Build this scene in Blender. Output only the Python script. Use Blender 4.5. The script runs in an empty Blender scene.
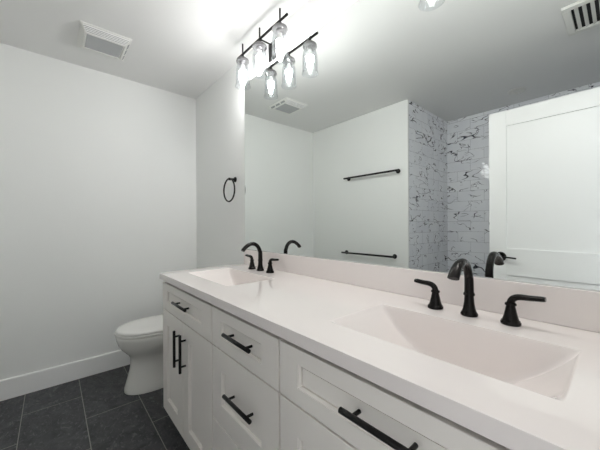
import bpy, bmesh, math, random
from mathutils import Vector, Matrix
PI = math.pi
random.seed(7)
scn = bpy.context.scene
col = scn.collection

# ------------------------------------------------------------------ camera
cam_data = bpy.data.cameras.new('camera')
cam = bpy.data.objects.new('camera', cam_data)
col.objects.link(cam)
F_PX = 283.518
cam_data.sensor_fit = 'HORIZONTAL'
cam_data.sensor_width = 36.0
cam_data.lens = 36.0 * F_PX / 600.0
cam_data.clip_start = 0.01
yaw, pit, rol = math.radians(41.1934), math.radians(-0.0361), math.radians(-0.3165)
fw = Vector((-math.cos(yaw), math.sin(yaw), 0)); rt = Vector((math.sin(yaw), math.cos(yaw), 0)); up = Vector((0, 0, 1))
F = fw * math.cos(pit) + up * math.sin(pit)
U = up * math.cos(pit) - fw * math.sin(pit)
Rr = rt * math.cos(rol) + U * math.sin(rol)
Uu = U * math.cos(rol) - rt * math.sin(rol)
m = Matrix((Rr, Uu, -F)).transposed().to_4x4()
m.translation = Vector((2.799, -1.082, 1.184))
cam.matrix_world = m
scn.camera = cam

# ------------------------------------------------------------------ world, exposure, lamp power
world = bpy.data.worlds.new('world'); scn.world = world
world.use_nodes = True
world.node_tree.nodes['Background'].inputs[0].default_value = (0.95, 0.97, 1.0, 1)
world.node_tree.nodes['Background'].inputs[1].default_value = 2.4
scn.view_settings.view_transform = 'Standard'
scn.view_settings.look = 'None'
scn.view_settings.exposure = -0.14
scn.view_settings.gamma = 1.0
scn.view_settings.use_curve_mapping = False
BULB_STRENGTH = 235.0      # far fixture
BULB_STRENGTH_NEAR = 185.0  # near fixture
scn.cycles.max_bounces = 14
scn.cycles.diffuse_bounces = 8
scn.cycles.glossy_bounces = 6
scn.cycles.transparent_max_bounces = 16
scn.cycles.sample_clamp_indirect = 6.0

# ------------------------------------------------------------------ measures (metres)
H = 2.438            # ceiling
W = 1.622            # mirror wall to opposite wall
SX0, SX1, SY = 1.373, 2.89, 2.586   # shower alcove
RX = 2.89            # doorway wall
L, VX1 = 0.954, 2.86 # vanity ends
ZC, TC, D = 0.900, 0.034, 0.5975    # worktop height, thickness, depth
ZB, BS = 1.006, 0.020
ZM = 2.227
YF = -0.577          # face of the cabinet fronts

# ------------------------------------------------------------------ materials
def new_mat(name):
    mt = bpy.data.materials.new(name); mt.use_nodes = True
    nt = mt.node_tree
    return mt, nt, nt.nodes['Principled BSDF']
def setp(b, **k):
    for n, v in k.items(): b.inputs[n.replace('_', ' ')].default_value = v
def rgb(r, g, b): # sRGB 0..255 -> linear
    f = lambda c: (c/255/12.92) if c/255 <= .04045 else ((c/255+.055)/1.055)**2.4
    return (f(r), f(g), f(b), 1)
def plain(name, c, rough=.5, metal=0., bump=0., bscale=200., var=0., **k):
    mt, nt, b = new_mat(name)
    setp(b, Roughness=rough, Metallic=metal, **k)
    tc = nt.nodes.new('ShaderNodeTexCoord')
    no = nt.nodes.new('ShaderNodeTexNoise'); no.inputs['Scale'].default_value = bscale; no.inputs['Detail'].default_value = 3
    nt.links.new(tc.outputs['Object'], no.inputs['Vector'])
    if var > 0:
        mx = nt.nodes.new('ShaderNodeMix'); mx.data_type = 'RGBA'
        mx.inputs[6].default_value = tuple(x*(1-var) for x in c[:3]) + (1,)
        mx.inputs[7].default_value = tuple(min(1, x*(1+var)) for x in c[:3]) + (1,)
        nt.links.new(no.outputs['Fac'], mx.inputs[0]); nt.links.new(mx.outputs[2], b.inputs['Base Color'])
    else:
        b.inputs['Base Color'].default_value = c
    if bump > 0:
        bp = nt.nodes.new('ShaderNodeBump'); bp.inputs['Strength'].default_value = bump; bp.inputs['Distance'].default_value = .001
        nt.links.new(no.outputs['Fac'], bp.inputs['Height']); nt.links.new(bp.outputs[0], b.inputs['Normal'])
    return mt
M = {}
M['wall'] = plain('wall_paint', rgb(235, 236, 234), .55, bump=.25, bscale=350)
M['ceiling'] = plain('ceiling_paint', rgb(232, 232, 231), .7, bump=.25, bscale=250)
M['trim'] = plain('white_trim_paint', rgb(240, 240, 239), .35, bump=.05, bscale=60)
M['cabinet'] = plain('cabinet_paint', rgb(240, 235, 229), .38, bump=.05, bscale=90)
M['gap_shade'] = plain('cabinet_gap_shade', rgb(58, 47, 40), .8, bump=.1)  # shade of the cabinet gaps, put into a dark brown colour
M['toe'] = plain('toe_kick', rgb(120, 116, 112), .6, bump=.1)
M['stone'] = plain('cultured_marble', rgb(236, 229, 226), .10, bump=.0, bscale=6, var=.012, Coat_Weight=.3, Coat_Roughness=.05)
M['bronze'] = plain('oil_rubbed_bronze', rgb(29, 27, 26), .27, metal=.75, bump=.05, bscale=300, var=.15)
M['black'] = plain('matte_black_metal', rgb(20, 19, 19), .38, metal=.4, bump=.05, bscale=300)
M['porcelain'] = plain('porcelain', rgb(228, 227, 222), .09, bscale=10, var=.01)
M['seat'] = plain('toilet_seat_plastic', rgb(232, 231, 228), .22, bscale=10, var=.01)
M['plastic'] = plain('white_plastic', rgb(226, 226, 222), .4, bump=.05)
M['lens'] = plain('grey_lens_plastic', rgb(176, 178, 180), .25, bump=.2, bscale=500)
M['dark'] = plain('dark_duct', rgb(22, 24, 25), .8, bump=.1)
M['slot_dark'] = plain('dark_grey_slot', rgb(104, 106, 106), .6)
M['slot'] = plain('grey_slot', rgb(150, 153, 153), .6)
M['steel'] = plain('chrome', rgb(200, 200, 200), .12, metal=1, bscale=50, var=.02)
M['nickel'] = plain('dark_nickel_holder', rgb(120, 118, 118), .45, metal=.7, bscale=50, var=.05)
M['mirror_edge'] = plain('mirror_edge', rgb(62, 70, 66), .3, bscale=50, var=.05)

def mirror_mat():
    mt, nt, b = new_mat('mirror_silver')
    setp(b, Metallic=1.0, Roughness=.0, Base_Color=(.885, .915, .895, 1), Specular_Tint=(.9, .94, .92, 1))
    return mt
M['mirror'] = mirror_mat()

def glass_mat():
    mt = bpy.data.materials.new('clear_shade_glass'); mt.use_nodes = True
    nt = mt.node_tree; nt.nodes.clear()
    out = nt.nodes.new('ShaderNodeOutputMaterial')
    tr = nt.nodes.new('ShaderNodeBsdfTransparent'); tr.inputs[0].default_value = (.93, .94, .95, 1)
    gl = nt.nodes.new('ShaderNodeBsdfGlossy'); gl.inputs['Roughness'].default_value = .03
    lw = nt.nodes.new('ShaderNodeLayerWeight'); lw.inputs['Blend'].default_value = .25
    mul = nt.nodes.new('ShaderNodeMath'); mul.operation = 'MULTIPLY_ADD'; mul.inputs[1].default_value = .6; mul.inputs[2].default_value = .02
    mix = nt.nodes.new('ShaderNodeMixShader')
    nt.links.new(lw.outputs['Facing'], mul.inputs[0]); nt.links.new(mul.outputs[0], mix.inputs[0])
    nt.links.new(tr.outputs[0], mix.inputs[1]); nt.links.new(gl.outputs[0], mix.inputs[2]); nt.links.new(mix.outputs[0], out.inputs[0])
    return mt
M['glass'] = glass_mat()

def bulb_mat(name, k):
    mt, nt, b = new_mat(name)
    setp(b, Base_Color=(1, 1, 1, 1), Emission_Color=(1.0, .975, .95, 1), Emission_Strength=k)
    return mt
M['bulb'] = bulb_mat('lit_bulb', BULB_STRENGTH)
M['bulb_near'] = bulb_mat('lit_bulb_dimmer', BULB_STRENGTH_NEAR)

def floor_mat():
    mt, nt, b = new_mat('slate_floor_tile')
    N = nt.nodes.new; Lk = nt.links.new
    tc = N('ShaderNodeTexCoord'); mp = N('ShaderNodeMapping')
    mp.inputs['Location'].default_value = (-.315 + .61*4, .930 + .2985*20, 0)
    Lk(tc.outputs['Object'], mp.inputs[0])
    br = N('ShaderNodeTexBrick'); br.offset = .5; br.offset_frequency = 2
    br.inputs['Scale'].default_value = 1; br.inputs['Mortar Size'].default_value = .0022
    br.inputs['Mortar Smooth'].default_value = .1
    br.inputs['Brick Width'].default_value = .61; br.inputs['Row Height'].default_value = .2985
    br.inputs['Color1'].default_value = (0, 0, 0, 1); br.inputs['Color2'].default_value = (1, 1, 1, 1)
    br.inputs['Bias'].default_value = 0
    Lk(mp.outputs[0], br.inputs[0])
    wm = N('ShaderNodeMath'); wm.operation = 'MULTIPLY'; wm.inputs[1].default_value = 30
    Lk(br.outputs['Color'], wm.inputs[0])
    mp2 = N('ShaderNodeMapping'); mp2.inputs['Scale'].default_value = (1.0, 1.6, 1); mp2.inputs['Rotation'].default_value = (0, 0, .5)
    Lk(tc.outputs['Object'], mp2.inputs[0])
    n1 = N('ShaderNodeTexNoise'); n1.noise_dimensions = '4D'; n1.inputs['Scale'].default_value = 9; n1.inputs['Detail'].default_value = 9
    n1.inputs['Roughness'].default_value = .68; n1.inputs['Distortion'].default_value = 1.2
    Lk(mp2.outputs[0], n1.inputs['Vector']); Lk(wm.outputs[0], n1.inputs['W'])
    n2 = N('ShaderNodeTexNoise'); n2.noise_dimensions = '4D'; n2.inputs['Scale'].default_value = 22; n2.inputs['Detail'].default_value = 6; n2.inputs['Distortion'].default_value = 2.
    Lk(mp2.outputs[0], n2.inputs['Vector']); Lk(wm.outputs[0], n2.inputs['W'])
    cr = N('ShaderNodeValToRGB')
    cr.color_ramp.elements[0].position = .36; cr.color_ramp.elements[0].color = rgb(38, 39, 41)
    cr.color_ramp.elements[1].position = .68; cr.color_ramp.elements[1].color = rgb(76, 77, 80)
    Lk(n1.outputs['Fac'], cr.inputs[0])
    cr2 = N('ShaderNodeValToRGB')
    cr2.color_ramp.elements[0].position = .56; cr2.color_ramp.elements[0].color = (0, 0, 0, 1)
    cr2.color_ramp.elements[1].position = .68; cr2.color_ramp.elements[1].color = (.75, .75, .75, 1)
    Lk(n2.outputs['Fac'], cr2.inputs[0])
    mx0 = N('ShaderNodeMix'); mx0.data_type = 'RGBA'; Lk(cr2.outputs[0], mx0.inputs[0]); Lk(cr.outputs[0], mx0.inputs[6]); mx0.inputs[7].default_value = rgb(104, 105, 107)
    mx = N('ShaderNodeMix'); mx.data_type = 'RGBA'
    Lk(br.outputs['Fac'], mx.inputs[0]); Lk(mx0.outputs[2], mx.inputs[6]); mx.inputs[7].default_value = rgb(140, 138, 134)
    Lk(mx.outputs[2], b.inputs['Base Color'])
    ad = N('ShaderNodeMath'); ad.operation = 'SUBTRACT'; Lk(n1.outputs['Fac'], ad.inputs[0]); Lk(br.outputs['Fac'], ad.inputs[1])
    bp = N('ShaderNodeBump'); bp.inputs['Strength'].default_value = .9; bp.inputs['Distance'].default_value = .003
    Lk(ad.outputs[0], bp.inputs['Height']); Lk(bp.outputs[0], b.inputs['Normal'])
    b.inputs['Roughness'].default_value = .5
    return mt
M['floor'] = floor_mat()

def tile_mat(name, axis):
    mt, nt, b = new_mat(name)
    N = nt.nodes.new; Lk = nt.links.new
    tc = N('ShaderNodeTexCoord'); sp = N('ShaderNodeSeparateXYZ'); cb = N('ShaderNodeCombineXYZ')
    Lk(tc.outputs['Object'], sp.inputs[0]); Lk(sp.outputs[axis], cb.inputs[0]); Lk(sp.outputs[2], cb.inputs[1])
    mp = N('ShaderNodeMapping'); mp.inputs['Location'].default_value = TILE_OFF[axis]
    Lk(cb.outputs[0], mp.inputs[0])
    br = N('ShaderNodeTexBrick'); br.offset = .5; br.offset_frequency = 2
    br.inputs['Scale'].default_value = 1; br.inputs['Mortar Size'].default_value = .0011; br.inputs['Mortar Smooth'].default_value = .1
    br.inputs['Brick Width'].default_value = .276; br.inputs['Row Height'].default_value = .119
    br.inputs['Color1'].default_value = (0, 0, 0, 1); br.inputs['Color2'].default_value = (1, 1, 1, 1)
    Lk(mp.outputs[0], br.inputs[0])
    wm = N('ShaderNodeMath'); wm.operation = 'MULTIPLY'; wm.inputs[1].default_value = 57
    Lk(br.outputs['Color'], wm.inputs[0])
    rot = N('ShaderNodeMapping'); rot.inputs['Rotation'].default_value = (0, 0, .75); rot.inputs['Scale'].default_value = (1.0, 2.1, 1)
    Lk(cb.outputs[0], rot.inputs[0])
    def vein(scale, dist, width, w_add):
        aw = N('ShaderNodeMath'); aw.operation = 'ADD'; aw.inputs[1].default_value = w_add; Lk(wm.outputs[0], aw.inputs[0])
        n = N('ShaderNodeTexNoise'); n.noise_dimensions = '4D'; n.inputs['Scale'].default_value = scale; n.inputs['Detail'].default_value = 2
        n.inputs['Distortion'].default_value = dist; n.inputs['Roughness'].default_value = .55
        Lk(rot.outputs[0], n.inputs['Vector']); Lk(aw.outputs[0], n.inputs['W'])
        s = N('ShaderNodeMath'); s.operation = 'SUBTRACT'; s.inputs[1].default_value = .5; Lk(n.outputs['Fac'], s.inputs[0])
        a = N('ShaderNodeMath'); a.operation = 'ABSOLUTE'; Lk(s.outputs[0], a.inputs[0])
        r = N('ShaderNodeMapRange'); r.inputs['From Min'].default_value = width*.35; r.inputs['From Max'].default_value = width
        r.inputs['To Min'].default_value = 1; r.inputs['To Max'].default_value = 0; Lk(a.outputs[0], r.inputs['Value'])
        return r.outputs[0]
    def mask(scale, lo, hi, w_add):
        aw = N('ShaderNodeMath'); aw.operation = 'ADD'; aw.inputs[1].default_value = w_add; Lk(wm.outputs[0], aw.inputs[0])
        n = N('ShaderNodeTexNoise'); n.noise_dimensions = '4D'; n.inputs['Scale'].default_value = scale; n.inputs['Detail'].default_value = 2
        Lk(cb.outputs[0], n.inputs['Vector']); Lk(aw.outputs[0], n.inputs['W'])
        r = N('ShaderNodeMapRange'); r.inputs['From Min'].default_value = lo; r.inputs['From Max'].default_value = hi; Lk(n.outputs['Fac'], r.inputs['Value'])
        return r.outputs[0]
    def mul(a, c):
        k = N('ShaderNodeMath'); k.operation = 'MULTIPLY'; Lk(a, k.inputs[0])
        if isinstance(c, float): k.inputs[1].default_value = c
        else: Lk(c, k.inputs[1])
        return k.outputs[0]
    v1 = mul(vein(3.2, .3, .012, 3.), mask(6, .48, .56, 11.))
    v2 = mul(vein(5.0, .4, .012, 21.), mask(8, .52, .58, 5.))
    mxv = N('ShaderNodeMath'); mxv.operation = 'MAXIMUM'; Lk(v1, mxv.inputs[0]); Lk(v2, mxv.inputs[1])
    c0 = N('ShaderNodeMix'); c0.data_type = 'RGBA'; c0.inputs[6].default_value = rgb(236, 237, 242); c0.inputs[7].default_value = rgb(246, 247, 250)
    Lk(mask(3, .35, .65, 40.), c0.inputs[0])
    c1 = N('ShaderNodeMix'); c1.data_type = 'RGBA'; Lk(mxv.outputs[0], c1.inputs[0]); Lk(c0.outputs[2], c1.inputs[6]); c1.inputs[7].default_value = rgb(50, 52, 62)
    c2 = N('ShaderNodeMix'); c2.data_type = 'RGBA'; Lk(br.outputs['Fac'], c2.inputs[0]); Lk(c1.outputs[2], c2.inputs[6]); c2.inputs[7].default_value = rgb(150, 152, 155)
    Lk(c2.outputs[2], b.inputs['Base Color'])
    bp = N('ShaderNodeBump'); bp.inputs['Strength'].default_value = .6; bp.inputs['Distance'].default_value = .0012; bp.invert = True
    Lk(br.outputs['Fac'], bp.inputs['Height'])
    wv = N('ShaderNodeTexNoise'); wv.inputs['Scale'].default_value = 9; wv.inputs['Detail'].default_value = 2; Lk(tc.outputs['Object'], wv.inputs['Vector'])
    b2 = N('ShaderNodeBump'); b2.inputs['Strength'].default_value = .8; b2.inputs['Distance'].default_value = .006
    Lk(wv.outputs['Fac'], b2.inputs['Height']); Lk(bp.outputs[0], b2.inputs['Normal']); Lk(b2.outputs[0], b.inputs['Normal'])
    b.inputs['Roughness'].default_value = .10
    return mt
TILE_OFF = {0: (3.892, -.023+.119*40, 0), 1: (5.1, -.023+.119*40, 0)}
M['tile_back'] = tile_mat('marble_tile_back', 0)
M['tile_side'] = tile_mat('marble_tile_side', 1)

# ------------------------------------------------------------------ mesh helpers
def finish(name, bm, mats, parent=None, smooth=None, kind=None, recalc=True):
    if recalc: bmesh.ops.recalc_face_normals(bm, faces=bm.faces)
    me = bpy.data.meshes.new(name); bm.to_mesh(me); bm.free()
    if not isinstance(mats, (list, tuple)): mats = [mats]
    for k in mats: me.materials.append(k)
    o = bpy.data.objects.new(name, me); col.objects.link(o)
    if parent is not None: o.parent = parent
    if smooth is not None:
        for p in me.polygons: p.use_smooth = True
        if smooth < 180: me.set_sharp_from_angle(angle=math.radians(smooth))
    if kind: o['kind'] = kind
    return o
def thing(name, label, cat, loc=(0, 0, 0), group=None):
    o = bpy.data.objects.new(name, None); col.objects.link(o); o.location = loc
    o.empty_display_size = .05
    o['label'] = label; o['category'] = cat
    if group: o['group'] = group
    return o
def tag(o, label, cat, group=None):
    o['label'] = label; o['category'] = cat
    if group: o['group'] = group
    return o
def box(bm, x0, x1, y0, y1, z0, z1, bev=0., seg=2, mat=0):
    vs = [bm.verts.new((x, y, z)) for x in (x0, x1) for y in (y0, y1) for z in (z0, z1)]
    q = [(0, 1, 3, 2), (4, 6, 7, 5), (0, 4, 5, 1), (2, 3, 7, 6), (0, 2, 6, 4), (1, 5, 7, 3)]
    fs = [bm.faces.new([vs[i] for i in f]) for f in q]
    for f in fs: f.material_index = mat
    if bev > 0:
        es = list({e for f in fs for e in f.edges})
        bmesh.ops.bevel(bm, geom=es, offset=bev, segments=seg, profile=.5, affect='EDGES')
    return fs
def frame_at(t, upv):
    t = t.normalized(); a = upv.cross(t)
    if a.length < 1e-5: a = Vector((1, 0, 0)).cross(t)
    a.normalize(); b = t.cross(a).normalized()
    return a, b
def tube(bm, pts, radii, seg=20, upv=Vector((0, 1, 0)), cap=True):
    """radii: number, list of numbers, or list of (ra, rb) pairs"""
    pts = [Vector(p) for p in pts]
    n = len(pts)
    if not isinstance(radii, (list, tuple)): radii = [radii]*n
    rings = []
    for i, p in enumerate(pts):
        t = (pts[min(i+1, n-1)] - pts[max(i-1, 0)])
        a, b = frame_at(t, upv)
        r = radii[i]; ra, rb = r if isinstance(r, (list, tuple)) else (r, r)
        rings.append([bm.verts.new(p + a*ra*math.cos(2*PI*k/seg) + b*rb*math.sin(2*PI*k/seg)) for k in range(seg)])
    for i in range(n-1):
        for k in range(seg):
            bm.faces.new((rings[i][k], rings[i][(k+1) % seg], rings[i+1][(k+1) % seg], rings[i+1][k]))
    if cap:
        bm.faces.new(rings[0][::-1]); bm.faces.new(rings[-1])
def lathe(bm, prof, c=(0, 0, 0), axis='z', seg=32, cap=True):
    c = Vector(c)
    def P(r, h, a):
        if axis == 'z': return c + Vector((r*math.cos(a), r*math.sin(a), h))
        if axis == 'y': return c + Vector((r*math.cos(a), h, r*math.sin(a)))
        return c + Vector((h, r*math.cos(a), r*math.sin(a)))
    rings = [[bm.verts.new(P(max(r, 1e-4), h, 2*PI*k/seg)) for k in range(seg)] for r, h in prof]
    for i in range(len(rings)-1):
        for k in range(seg):
            bm.faces.new((rings[i][k], rings[i][(k+1) % seg], rings[i+1][(k+1) % seg], rings[i+1][k]))
    if cap:
        bm.faces.new(rings[0][::-1]); bm.faces.new(rings[-1])
def B(): return bmesh.new()
def bez(p0, p1, p2, p3, n):
    p0, p1, p2, p3 = map(Vector, (p0, p1, p2, p3)); r = []
    for i in range(n+1):
        t = i/n; r.append(p0*(1-t)**3 + p1*3*t*(1-t)**2 + p2*3*t*t*(1-t) + p3*t**3)
    return r

# ------------------------------------------------------------------ room shell
def slab(name, x0, x1, y0, y1, z0, z1, mat):
    bm = B(); box(bm, x0, x1, y0, y1, z0, z1)
    return finish(name, bm, mat, kind='structure')
slab('floor', -.1, 4.4, -SY-.1, .1, -.08, 0, M['floor'])
slab('ceiling', -.1, 4.4, -SY-.1, .1, H, H+.08, M['ceiling'])
slab('wall_left', -.1, 0, -W-.1, .1, 0, H, M['wall'])
slab('wall_right', 0, RX, 0, .1, 0, H, M['wall'])
bm = B(); box(bm, 0, SX0, -W-.02, -W, 0, H); finish('wall_rear', bm, M['wall'], kind='structure')
slab('wall_shower_side', SX0-.10, SX0, -SY, -W-.02, 0, H, M['tile_side'])
slab('wall_shower_back', SX0-.10, SX1+.1, -SY-.1, -SY, 0, H, M['tile_back'])
slab('wall_shower_end', SX1, SX1+.1, -SY, -W, 0, H, M['tile_side'])
# doorway wall, opening y -1.50 .. -0.72, height 2.06
DY0, DY1, DZ = -1.50, -.72, 2.06
bm = B()
box(bm, RX, RX+.1, -W, DY0, 0, H); box(bm, RX, RX+.1, DY1, .1, 0, H); box(bm, RX, RX+.1, DY0, DY1, DZ, H)
finish('wall_front', bm, M['wall'], kind='structure')
slab('wall_hall', 4.3, 4.4, -SY-.1, .1, 0, H, M['wall'])

def baseboard(name, pts_fn):
    prof = [(0, 0), (.015, 0), (.015, .131), (.0125, .1365), (.011, .138), (0, .138)]
    bm = B(); ra, rb = [], []
    for d, z in prof:
        a, b = pts_fn(d, z); ra.append(bm.verts.new(a)); rb.append(bm.verts.new(b))
    n = len(prof)
    for i in range(n): bm.faces.new((ra[i], ra[(i+1) % n], rb[(i+1) % n], rb[i]))
    bm.faces.new(ra); bm.faces.new(rb[::-1])
    return finish(name, bm, M['trim'], kind='structure')
baseboard('baseboard_left', lambda d, z: ((d, -W, z), (d, 0, z)))
baseboard('baseboard_right', lambda d, z: ((.014, -d, z), (L+.005, -d, z)))
baseboard('baseboard_rear', lambda d, z: ((.014, -W+d, z), (SX0-.002, -W+d, z)))
# shower curb and door casing
slab('trim_1', SX0, SX1, -W-.08, -W+.02, 0, .09, M['trim'])
bm = B()
box(bm, RX-.015, RX, DY1, DY1+.06, 0, DZ+.06, .003); box(bm, RX-.015, RX, DY0, DY1, DZ, DZ+.06, .003)
finish('trim_2', bm, M['trim'], kind='structure')

# ------------------------------------------------------------------ open white two-panel door (seen in the mirror)
dx0, dx1, dyf, dyb = 2.100, 2.862, -1.525, -1.560
bm = B()
ST = .112
box(bm, dx0, dx0+ST, dyb, dyf, .012, 2.042, .0015); box(bm, dx1-ST, dx1, dyb, dyf, .012, 2.042, .0015)
for z0, z1 in ((.012, .24), (.795, .993), (1.925, 2.042)): box(bm, dx0+ST, dx1-ST, dyb, dyf, z0, z1, .0015)
door = finish('door_1', bm, M['trim'], kind='structure')
for z0, z1 in ((.24, .795), (.993, 1.925)):
    bm = B(); box(bm, dx0+ST-.004, dx1-ST+.004, dyb+.011, dyf-.011, z0-.004, z1+.004)
    finish('door_panel', bm, M['trim'], door)
bm = B()
hx, hz = dx0+.074, .932
lathe(bm, [(.037, 0), (.037, .016), (.032, .022), (.012, .012), (.011, .045), (.013, .050), (.0, .052)], (hx, dyf, hz), 'y')
tube(bm, bez((hx, dyf+.045, hz), (hx+.03, dyf+.052, hz+.002), (hx+.07, dyf+.05, hz), (hx+.106, dyf+.046, hz-.004), 10), [(.008, .009)]*4+[(.006, .009)]*7)
finish('door_handle', bm, M['black'], door, smooth=40)
for z in (.25, 1.05, 1.85):
    bm = B(); tube(bm, [(dx1+.006, dyb+.0, z-.045), (dx1+.006, dyb+.0, z+.045)], .006)
    finish('hinge', bm, M['black'], door, smooth=40)

# ------------------------------------------------------------------ vanity cabinets
def shaker(bm, x0, x1, z0, z1, l, r, t, b, th=.019, rec=.010, ch=.0012, slope=.002):
    yf, yb = YF, YF+th
    def ring(xa, xb, za, zb, y): return [bm.verts.new(p) for p in ((xa, y, za), (xb, y, za), (xb, y, zb), (xa, y, zb))]
    rs = [ring(x0, x1, z0, z1, yb), ring(x0, x1, z0, z1, yf+ch), ring(x0+ch, x1-ch, z0+ch, z1-ch, yf),
          ring(x0+l, x1-r, z0+b, z1-t, yf)]
    for ins, dp in ((.0005, .003), (.0055, .0075), (.0060, rec), (.0062, rec+.004), (.0092, rec+.004), (.0094, rec)):
        rs.append(ring(x0+l+ins, x1-r-ins, z0+b+ins, z1-t-ins, yf+dp))
    for A, C_ in zip(rs, rs[1:]):
        for i in range(4): bm.faces.new((A[i], A[(i+1) % 4], C_[(i+1) % 4], C_[i]))
    bm.faces.new(rs[-1]); bm.faces.new(rs[0][::-1])
def pull(parent, cx, cz, vertical=False, half=.096, cc=.064, y=YF, so=.034):
    bm = B()
    d = Vector((0, 0, 1)) if vertical else Vector((1, 0, 0))
    c = Vector((cx, y-so+.006, cz)); R = .0069
    n = [c-d*half, c-d*(half-.001), c+d*(half-.001), c+d*half]
    tube(bm, n, [R-.001, R, R, R-.001], 20)
    for s in (-1, 1):
        q = c+d*cc*s; tube(bm, [Vector((q.x, q.y+.001, q.z)), Vector((q.x, y+.0 if parent is None else y+.0005, q.z))], .0048, 16, Vector((0, 0, 1)))
    return finish('handle', bm, M['black'], parent, smooth=50)
G = .0042
TOPZ = .843
def carcass(t, x0, x1):
    bm = B()
    box(bm, x0+.001, x0+.017, -.556, -.004, .083, ZC-TC-.001); box(bm, x1-.017, x1-.001, -.556, -.004, .083, ZC-TC-.001)
    box(bm, x0+.017, x1-.017, -.556, -.004, .083, .10); box(bm, x0+.017, x1-.017, -.012, -.004, .10, ZC-TC-.001)
    for z in (.685, .842): box(bm, x0+.017, x1-.017, -.556, -.536, z-.010, z+.010)
    finish('body', bm, M['cabinet'], t)
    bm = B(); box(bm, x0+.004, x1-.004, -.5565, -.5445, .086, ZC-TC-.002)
    finish('gap_shade_sheet', bm, M['gap_shade'], t)  # dark sheet painted as the shade seen between the fronts and under the worktop
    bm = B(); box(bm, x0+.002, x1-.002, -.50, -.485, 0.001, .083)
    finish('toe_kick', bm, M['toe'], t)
def front(t, kind, x0, x1, z0, z1, l=.08, r=.08, tt=.08, b=.08, ph=None):
    bm = B(); shaker(bm, x0, x1, z0, z1, l, r, tt, b)
    o = finish(kind, bm, M['cabinet'], t)
    if ph: pull(o, *ph)
    return o
X = [L, 1.655, 2.124, 2.842]
t = thing('vanity_cabinet', 'pale grey sink cabinet nearest the toilet, one wide drawer over two doors', 'cabinet', (0, 0, 0))
carcass(t, X[0], X[1])
front(t, 'drawer', X[0], X[1]-G, .688, TOPZ, .078, .105, .042, .047, (1.322, .776))
front(t, 'door', X[0], 1.298-G/2, .083, .682, .076, .084, .081, .081, (1.252, .539, True, .095))
front(t, 'door', 1.298+G/2, X[1]-G, .083, .682, .078, .105, .081, .081, (1.341, .541, True, .095))
t = thing('drawer_cabinet', 'narrow pale grey cabinet of three stacked drawers between the two sink cabinets', 'cabinet', (0, 0, 0))
carcass(t, X[1], X[2])
front(t, 'drawer', X[1]+G, X[2]-G, .688, TOPZ, .082, .092, .042, .047, (1.908, .776, False, .094))
front(t, 'drawer', X[1]+G, X[2]-G, .382, .682, .082, .092, .081, .083, (1.911, .549, False, .094))
front(t, 'drawer', X[1]+G, X[2]-G, .083, .377, .082, .092, .081, .083, (1.911, .24, False, .094))
t = thing('vanity_cabinet', 'pale grey sink cabinet under the nearest basin, right of the narrow drawer stack', 'cabinet', (0, 0, 0))
carcass(t, X[2], X[3])
front(t, 'drawer', X[2]+G, X[3], .688, TOPZ, .080, .080, .042, .047, (2.480, .775))
xm = (X[2]+X[3])/2
front(t, 'door', X[2]+G, xm-G/2, .083, .682, .080, .08, .081, .081, (xm-.045, .545, True, .095))
front(t, 'door', xm+G/2, X[3], .083, .682, .080, .08, .081, .081, (xm+.045, .545, True, .095))

# ------------------------------------------------------------------ worktop with moulded basins and backsplash
SINKS = [(1.068, 1.586), (2.224, 2.737)]
SYF, SYB = -.472, -.196
xs = [L, SINKS[0][0], SINKS[0][1], SINKS[1][0], SINKS[1][1], VX1]
ys = [-D, SYF, SYB, -.002]
bm = B()
gt = [[bm.verts.new((x, y, ZC)) for y in ys] for x in xs]
gb = [[bm.verts.new((x, y, ZC-TC)) for y in ys] for x in xs]
for i in range(5):
    for j in range(3):
        hole = (i in (1, 3) and j == 1)
        if not hole:
            bm.faces.new((gt[i][j], gt[i+1][j], gt[i+1][j+1], gt[i][j+1]))
            bm.faces.new((gb[i][j], gb[i][j+1], gb[i+1][j+1], gb[i+1][j]))
for i in range(5):
    bm.faces.new((gt[i][0], gb[i][0], gb[i+1][0], gt[i+1][0])); bm.faces.new((gt[i][3], gt[i+1][3], gb[i+1][3], gb[i][3]))
for j in range(3):
    bm.faces.new((gt[0][j], gt[0][j+1], gb[0][j+1], gb[0][j])); bm.faces.new((gt[5][j], gb[5][j], gb[5][j+1], gt[5][j+1]))
bm.edges.ensure_lookup_table()
es = []
for e in bm.edges:
    a, b = e.verts[0].co, e.verts[1].co
    fr = abs(a.y+D) < 1e-5 and abs(b.y+D) < 1e-5; le = abs(a.x-L) < 1e-5 and abs(b.x-L) < 1e-5
    same = abs(a.z-b.z) < 1e-5
    if (fr or le) and same and a.z > ZC-.001: es.append(e)
    if fr and le: es.append(e)
bmesh.ops.bevel(bm, geom=es, offset=.007, segments=4, profile=.5, affect='EDGES')
counter = finish('vanity_worktop', bm, M['stone'], smooth=35)
tag(counter, 'long off-white cultured marble vanity top with two moulded basins, on the grey cabinets', 'countertop')
bm = B(); box(bm, L, VX1, -BS, -.001, ZC+.0003, ZB, .0018)
tag(finish('backsplash', bm, M['stone']), 'low off-white backsplash strip between the vanity top and the mirror', 'backsplash')
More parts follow.
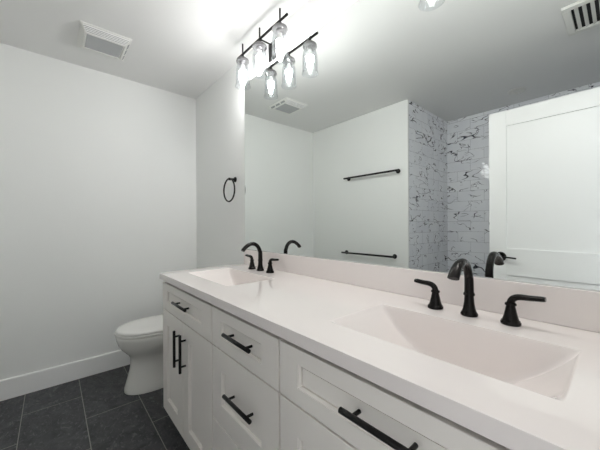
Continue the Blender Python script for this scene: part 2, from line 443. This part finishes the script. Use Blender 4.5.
def basin(x0, x1):
    bm = B(); nx, ny = 72, 44
    wx, wy = x1-x0, SYB-SYF
    def f(a):                                   # denser samples towards the rims
        return .5-.5*math.cos(PI*a) if True else a
    def dx(x):
        tt = min(1, (x-x0)/.26, (x1-x)/.235)
        return .150*(1-(1-tt)**1.95)
    def dy(y):
        b_, f_ = SYB-y, y-SYF
        tb = min(1, b_/.017); tf = min(1, f_/.075)
        return min(1-(1-tb)**2.2, 1-(1-tf)**1.9)
    g = []
    for i in range(nx+1):
        x = x0+wx*f(i/nx); row = []
        for j in range(ny+1):
            y = SYF+wy*f(j/ny)
            dep = dx(x)*dy(y)
            e_ = min(1, min(x-x0, x1-x, (y-SYF), (SYB-y)*1.6)/.011); dep *= e_*(2-e_)
            dep += .006*max(0, 1-math.hypot((x-(x0+x1)/2)/.16, (y+.32)/.09)) if dep > .1 else 0
            row.append(bm.verts.new((x, y, ZC-dep)))
        g.append(row)
    for i in range(nx):
        for j in range(ny): bm.faces.new((g[i][j], g[i+1][j], g[i+1][j+1], g[i][j+1]))
    for f_ in bm.faces: f_.normal_update()
    o = finish('sink_basin', bm, M['stone'], counter, smooth=180, recalc=False)
    bm = B(); cx = (x0+x1)/2
    lathe(bm, [(.001, .0), (.012, .0005), (.020, .002), (.022, .001), (.022, -.004)][::-1], (cx, -.32, ZC-.1545))
    finish('drain', bm, M['bronze'], o, smooth=40)
for a, b in SINKS: basin(a, b)

# ------------------------------------------------------------------ widespread bronze faucets
def faucet(cx, label, handle_l, handle_r):
    cy = -.106
    t = thing('faucet', label, 'faucet', (cx, cy, ZC), 'widespread bronze faucets')
    bm = B()
    lathe(bm, [(.0232, .0), (.0240, .0015), (.0240, .0065), (.0222, .0085), (.0222, .0100), (.0198, .0125), (.0172, .022), (.0142, .040), (.0130, .058), (.0128, .061),
               (.0158, .063), (.0160, .067), (.0145, .070), (.0125, .070)], (0, 0, 0))
    pts = bez((0, 0, .066), (0, 0, .105), (0, .001, .118), (0, -.004, .122), 8)
    arc = bez((0, -.004, .122), (0, -.014, .166), (0, -.055, .182), (0, -.090, .160), 14)[1:]
    end = bez((0, -.090, .160), (0, -.104, .1525), (0, -.114, .144), (0, -.124, .130), 5)[1:]
    P = pts+arc+end; n = len(P); R = []
    for i in range(n):
        u = i/(n-1)
        if u < .45: R.append((.0134-.004*u, .0134-.004*u))
        else:
            k = (u-.45)/.55; R.append((.0116+.0045*k, .0116-.0008*k))
    tube(bm, P, R, 24, Vector((1, 0, 0)).cross(Vector((0, 0, 1))))
    finish('spout', bm, M['bronze'], t, smooth=45)
    for s, off in ((-1, handle_l), (1, handle_r)):
        bm = B(); ox = s*off
        lathe(bm, [(.0236, .0), (.0244, .0015), (.0244, .0065), (.0225, .0085), (.0225, .0105), (.0198, .013), (.0166, .024), (.0128, .042), (.0112, .050), (.0108, .052),
                   (.0138, .054), (.0140, .058), (.0115, .061), (.0098, .061)], (ox, 0, 0))
        h = finish('handle', bm, M['bronze'], t, smooth=45)
        bm = B()
        P = bez((ox, 0, .058), (ox+s*.001, 0, .074), (ox+s*.012, 0, .0805), (ox+s*.030, 0, .0805), 8)
        P += bez((ox+s*.030, 0, .0805), (ox+s*.045, 0, .0805), (ox+s*.056, 0, .0825), (ox+s*(.070 if s < 0 else .076), 0, .0835), 6)[1:]
        n = len(P)
        R = [(.0098+.0026*(i/n), max(.0072, .0098-.0034*(i/n))) for i in range(n)]
        R[-1] = (R[-1][0]*.9, R[-1][1]*.85)
        tube(bm, P, R, 20, Vector((0, 0, 1)))
        finish('lever', bm, M['bronze'], h, smooth=45)
    return t
faucet(1.307, 'dark bronze arched faucet with two lever handles behind the far basin, near the mirror corner', .098, .104)
faucet(2.481, 'dark bronze arched faucet with two lever handles behind the nearest basin, large in view', .103, .106)

# ------------------------------------------------------------------ mirror
MX1 = 2.845
bm = B()
yb, yf = -.0006, -.0058
fs = box(bm, L-.001, MX1, yf, yb, ZB+.001, ZM, mat=1)
front_f = [f for f in fs if abs(f.calc_center_median().y-yf) < 1e-5][0]
r = bmesh.ops.inset_region(bm, faces=[front_f], thickness=.004, depth=0)
front_f.material_index = 0
mir = finish('wall_mirror', bm, [M['mirror'], M['mirror_edge']])
tag(mir, 'large frameless mirror on the wall above the long vanity top', 'mirror')

# ------------------------------------------------------------------ towel ring
t = thing('towel_ring', 'black round towel ring on the wall between toilet and mirror', 'towel ring', (.80, 0, 1.540))
bm = B(); lathe(bm, [(.021, -.0005), (.0215, -.005), (.018, -.009), (.009, -.011), (.0085, -.040), (.0105, -.044), (.0105, -.056), (.007, -.058)], (0, 0, 0), 'y')
finish('mount', bm, M['black'], t, smooth=40)
bm = B(); cr_ = Vector((-.012, -.049, -.084)); Rg = .088
segs = 64; rings = []
for i in range(segs):
    a = 2*PI*i/segs; c = cr_+Vector((math.cos(a), 0, math.sin(a)))*Rg; d = Vector((math.cos(a), 0, math.sin(a)))
    rings.append([bm.verts.new(c+d*.0060*math.cos(2*PI*k/12)+Vector((0, 1, 0))*.0060*math.sin(2*PI*k/12)) for k in range(12)])
for i in range(segs):
    for k in range(12): bm.faces.new((rings[i][k], rings[i][(k+1) % 12], rings[(i+1) % segs][(k+1) % 12], rings[(i+1) % segs][k]))
finish('ring', bm, M['black'], t, smooth=180)

# ------------------------------------------------------------------ towel bars on the opposite wall
def towel_bar(xa, xb, z, label):
    t = thing('towel_bar', label, 'towel bar', ((xa+xb)/2, -W, z), 'black towel bars on the wall opposite the mirror')
    h = (xb-xa)/2
    bm = B(); tube(bm, [(-h-.028, .062, 0), (-h-.027, .062, 0), (h+.027, .062, 0), (h+.028, .062, 0)], [.0095, .0105, .0105, .0095], 20)
    finish('bar', bm, M['black'], t, smooth=50)
    for s in (-1, 1):
        bm = B(); lathe(bm, [(.024, .0005), (.0245, .006), (.021, .010), (.0095, .012), (.009, .056)], (s*h, 0, 0), 'y')
        finish('mount', bm, M['black'], t, smooth=40)
towel_bar(.622, 1.268, 1.732, 'upper of the two black towel bars on the wall facing the mirror')
towel_bar(.583, 1.225, .849, 'lower of the two black towel bars, reflected just above the backsplash')

# ------------------------------------------------------------------ vanity lights
def vanity_light(cx, label, bulb):
    t = thing('vanity_light', label, 'wall light', (cx, 0, 2.322), 'three-shade bar lights above the mirror')
    by = -.12
    bm = B(); tube(bm, [(-.272, by, 0), (-.271, by, 0), (.271, by, 0), (.272, by, 0)], [.006, .0072, .0072, .006], 16)
    finish('bar', bm, M['black'], t, smooth=50)
    bm = B(); box(bm, -.064, .064, -.012, -.001, -.075, .040, .002)
    finish('backplate', bm, M['black'], t)
    bm = B(); tube(bm, [(0, -.012, 0), (0, by, 0)], .005, 16)
    finish('arm', bm, M['black'], t, smooth=50)
    for x in (-.205, 0, .205):
        bm = B(); tube(bm, [(x, by, 0), (x, by, .068)], .0052, 14)
        lathe(bm, [(.006, -.004), (.0075, -.007), (.017, -.024), (.017, -.027)], (x, by, 0))
        st = finish('stem', bm, M['black'], t, smooth=40)
        bm = B(); lathe(bm, [(.014, -.027), (.030, -.031), (.040, -.039), (.043, -.048), (.043, -.054), (.026, -.055), (.020, -.068), (.016, -.070)], (x, by, 0))
        finish('lamp_holder', bm, M['nickel'], t, smooth=40)
        bm = B()
        out = [(.0440, -.046), (.0445, -.054), (.038, -.064), (.036, -.072), (.039, -.084), (.0440, -.102), (.0455, -.125), (.0455, -.170), (.0460, -.196), (.0490, -.212), (.0515, -.217)]
        inn = [(r_-.0022, h_) for r_, h_ in out][::-1]
        lathe(bm, out+inn, (x, by, 0), seg=40, cap=False)
        finish('lamp_shade', bm, M['glass'], t, smooth=60)
        bm = B(); lathe(bm, [(.010, -.066), (.011, -.078), (.016, -.092), (.0200, -.103), (.0215, -.108), (.0228, -.114)], (x, by, 0), seg=16)  # added opaque collar, holds back bulb light going up to the ceiling
        finish('bulb_uplight_block', bm, M['plastic'], t, smooth=60)
        bm = B()
        lathe(bm, [(.0228, -.114), (.0235, -.126), (.0205, -.146), (.0135, -.162), (.010, -.175), (.009, -.190), (.004, -.194)], (x, by, 0), seg=16)
        finish('bulb', bm, bulb, t, smooth=180)
    return t
vanity_light(1.335, 'black bar light with three clear glass shades above the far basin', M['bulb'])
vanity_light(2.482, 'three-shade bar light above the near basin, seen only as one reflected glass shade bottom', M['bulb_near'])

# ------------------------------------------------------------------ ceiling exhaust fan cover
def frustum_cover():
    t = thing('exhaust_fan', 'white ribbed exhaust fan cover on the ceiling above the toilet', 'exhaust fan', (.462, -.808, H))
    ox, oy, ix, iy, dz = .160, .140, .100, .113, .033
    bm = B()
    def ring(x, y, z): return [bm.verts.new(p) for p in ((-x, -y, z), (x, -y, z), (x, y, z), (-x, y, z))]
    rs = [ring(ox, oy, -.0005), ring(ox, oy, -.006), ring(ix, iy, -dz), ring(ix-.006, iy-.006, -dz), ring(ix-.010, iy-.010, -dz+.006)]
    for a, b in zip(rs, rs[1:]):
        for i in range(4): bm.faces.new((a[i], a[(i+1) % 4], b[(i+1) % 4], b[i]))
    bm.faces.new(rs[-1]); bm.faces.new(rs[0][::-1])
    finish('cover', bm, M['plastic'], t)
    bm = B(); box(bm, -ix+.014, ix-.014, -iy+.014, iy-.014, -dz+.003, -dz+.0065)
    finish('light_lens', bm, M['lens'], t)
    # ribs with dark gaps on the +x side and slots on the mirror side
    for k in range(5):
        u = .14+.165*k
        bm = B()
        x_ = ox+(ix-ox)*u; z_ = -.006+(-dz+.006)*u; yy = oy+(iy-oy)*u-.010
        box(bm, x_-.0022, x_+.0022, -yy, yy, z_-.0062, z_-.0005, .0008)
        finish('rib', bm, M['trim'], t)
        if k < 4:
            u2 = u+.082; x2 = ox+(ix-ox)*u2; z2 = -.006+(-dz+.006)*u2; y2 = oy+(iy-oy)*u2-.012
            bm = B(); box(bm, x2-.0028, x2+.0028, -y2, y2, z2-.0032, z2+.001); finish('slot', bm, M['slot_dark'], t)
    for k in range(3):
        xc = -.082+.082*k
        bm = B(); y_ = (oy+iy)/2; z_ = (-.006-dz)/2
        vs = [bm.verts.new(p) for p in ((xc-.032, y_+.0085, z_+.0085+.0002), (xc+.032, y_+.0085, z_+.0085+.0002), (xc+.032, y_-.0045, z_-.0045-.0022), (xc-.032, y_-.0045, z_-.0045-.0022))]
        bm.faces.new(vs); rr = bmesh.ops.extrude_face_region(bm, geom=list(bm.faces))
        for v in rr['geom']:
            if isinstance(v, bmesh.types.BMVert): v.co += Vector((0, -.004, .006))
        finish('slot', bm, M['slot'], t)
frustum_cover()

# ------------------------------------------------------------------ ceiling register seen in the mirror
t = thing('ceiling_vent', 'grey white slatted air register on the ceiling, reflected at the upper right', 'air vent', (2.715, -1.345, H))
bm = B(); vx, vy, fr_ = .155, .175, .038
for (a0, a1, b0, b1) in ((-vx, vx, -vy, -vy+fr_), (-vx, vx, vy-fr_, vy), (-vx, -vx+fr_, -vy+fr_, vy-fr_), (vx-fr_, vx, -vy+fr_, vy-fr_)):
    box(bm, a0, a1, b0, b1, -.016, -.0005, .003)
finish('frame', bm, M['plastic'], t)
bm = B(); box(bm, -vx+fr_-.002, vx-fr_+.002, -vy+fr_-.002, vy-fr_+.002, -.003, -.0005)
finish('duct', bm, M['dark'], t)
for k in range(7):
    xc = -vx+fr_+.022+k*.033
    if xc > vx-fr_-.006: break
    bm = B()
    a = math.radians(36)
    p = [(-.0095, 0), (.0095, 0), (.0095, .0014), (-.0095, .0014)]
    q = [(xc+u*math.cos(a)-v*math.sin(a), -.0105+u*math.sin(a)+v*math.cos(a)) for u, v in p]
    va = [bm.verts.new((x, -vy+fr_, z)) for x, z in q]; vb = [bm.verts.new((x, vy-fr_, z)) for x, z in q]
    for i in range(4): bm.faces.new((va[i], va[(i+1) % 4], vb[(i+1) % 4], vb[i]))
    bm.faces.new(va); bm.faces.new(vb[::-1])
    finish('slat', bm, M['plastic'], t)

# ------------------------------------------------------------------ recessed shower downlight (off)
t = thing('recessed_downlight', 'small round recessed downlight, unlit, in the ceiling over the shower', 'ceiling light', (2.135, -2.240, H))
bm = B(); lathe(bm, [(.072, -.0005), (.072, -.004), (.066, -.008), (.052, -.009), (.050, -.002), (.050, -.0005)], (0, 0, 0), seg=40)
finish('trim_ring', bm, M['plastic'], t, smooth=40)
bm = B(); lathe(bm, [(.0495, -.0015), (.0495, -.004), (.03, -.0055), (.001, -.006)], (0, 0, 0), seg=40)
finish('lens', bm, M['plastic'], t, smooth=60)

# ------------------------------------------------------------------ toilet
TX = .462
t = thing('toilet', 'white elongated toilet with closed lid between the left wall and the vanity', 'toilet', (TX, 0, 0))
def outline(yfr, ybk, hw, yc, n=48, pb=3.2, pf=2.15):
    pts = []
    for i in range(n):
        a = 2*PI*i/n; c, s = math.cos(a), math.sin(a)
        if s <= 0:   # front (towards -y)
            e = 2/pf; x = math.copysign(abs(c)**e, c)*hw; y = yc-abs(s)**e*(yc-yfr)
        else:
            e = 2/pb; x = math.copysign(abs(c)**e, c)*hw; y = yc+abs(s)**e*(ybk-yc)
        pts.append((x, y))
    return pts
def loft(bm, secs, n=48):
    rings = []
    for z, yfr, ybk, hw, yc in secs:
        rings.append([bm.verts.new((x, y, z)) for x, y in outline(yfr, ybk, hw, yc, n)])
    for a, b in zip(rings, rings[1:]):
        for k in range(n): bm.faces.new((a[k], a[(k+1) % n], b[(k+1) % n], b[k]))
    bm.faces.new(rings[0][::-1]); bm.faces.new(rings[-1])
bm = B()
loft(bm, [(.0005, -.700, -.13, .118, -.50), (.012, -.702, -.13, .119, -.50), (.03, -.699, -.13, .117, -.50), (.09, -.682, -.13, .108, -.49), (.15, -.667, -.13, .103, -.48), (.20, -.660, -.13, .104, -.48),
          (.235, -.662, -.13, .110, -.48), (.262, -.676, -.13, .124, -.48), (.285, -.697, -.13, .143, -.48), (.31, -.718, -.13, .160, -.48), (.34, -.735, -.12, .174, -.48), (.375, -.746, -.12, .183, -.48),
          (.398, -.750, -.12, .187, -.48), (.408, -.748, -.12, .186, -.48), (.412, -.742, -.12, .181, -.48)])
finish('bowl', bm, M['porcelain'], t, smooth=60)
bm = B()
loft(bm, [(.4178, -.752, -.213, .188, -.47), (.4195, -.7565, -.211, .1915, -.47), (.427, -.7565, -.211, .1915, -.47), (.430, -.751, -.216, .186, -.47)])
finish('seat', bm, M['seat'], t, smooth=40)
bm = B()
loft(bm, [(.4340, -.747, -.215, .184, -.47), (.437, -.752, -.211, .188, -.47), (.446, -.750, -.212, .187, -.47), (.452, -.740, -.222, .179, -.47), (.4555, -.715, -.245, .158, -.47), (.457, -.64, -.30, .10, -.47)])
finish('lid', bm, M['seat'], t, smooth=60)
for s in (-1, 1):
    bm = B(); tube(bm, [(s*.075-.018, -.222, .431), (s*.075+.018, -.222, .431)], .0125, 16, Vector((0, 0, 1)))
    finish('seat_hinge', bm, M['seat'], t, smooth=50)
bm = B(); box(bm, -.205, .205, -.205, -.022, .405, .742, .022, 4); finish('tank', bm, M['porcelain'], t, smooth=50)
bm = B(); box(bm, -.215, .215, -.213, -.014, .743, .772, .008, 3); finish('tank_lid', bm, M['porcelain'], t, smooth=50)
bm = B(); lathe(bm, [(.013, -.0), (.013, -.010), (.008, -.014)], (-.15, -.206, .69), 'y'); box(bm, -.155, -.075, -.226, -.218, .684, .696, .002)
finish('flush_lever', bm, M['steel'], t, smooth=40)
for s in (-1, 1):
    bm = B(); lathe(bm, [(.014, .0), (.013, .010), (.008, .016), (.001, .018)], (s*.088, -.30, .030)); finish('bolt_cap', bm, M['seat'], t, smooth=60)
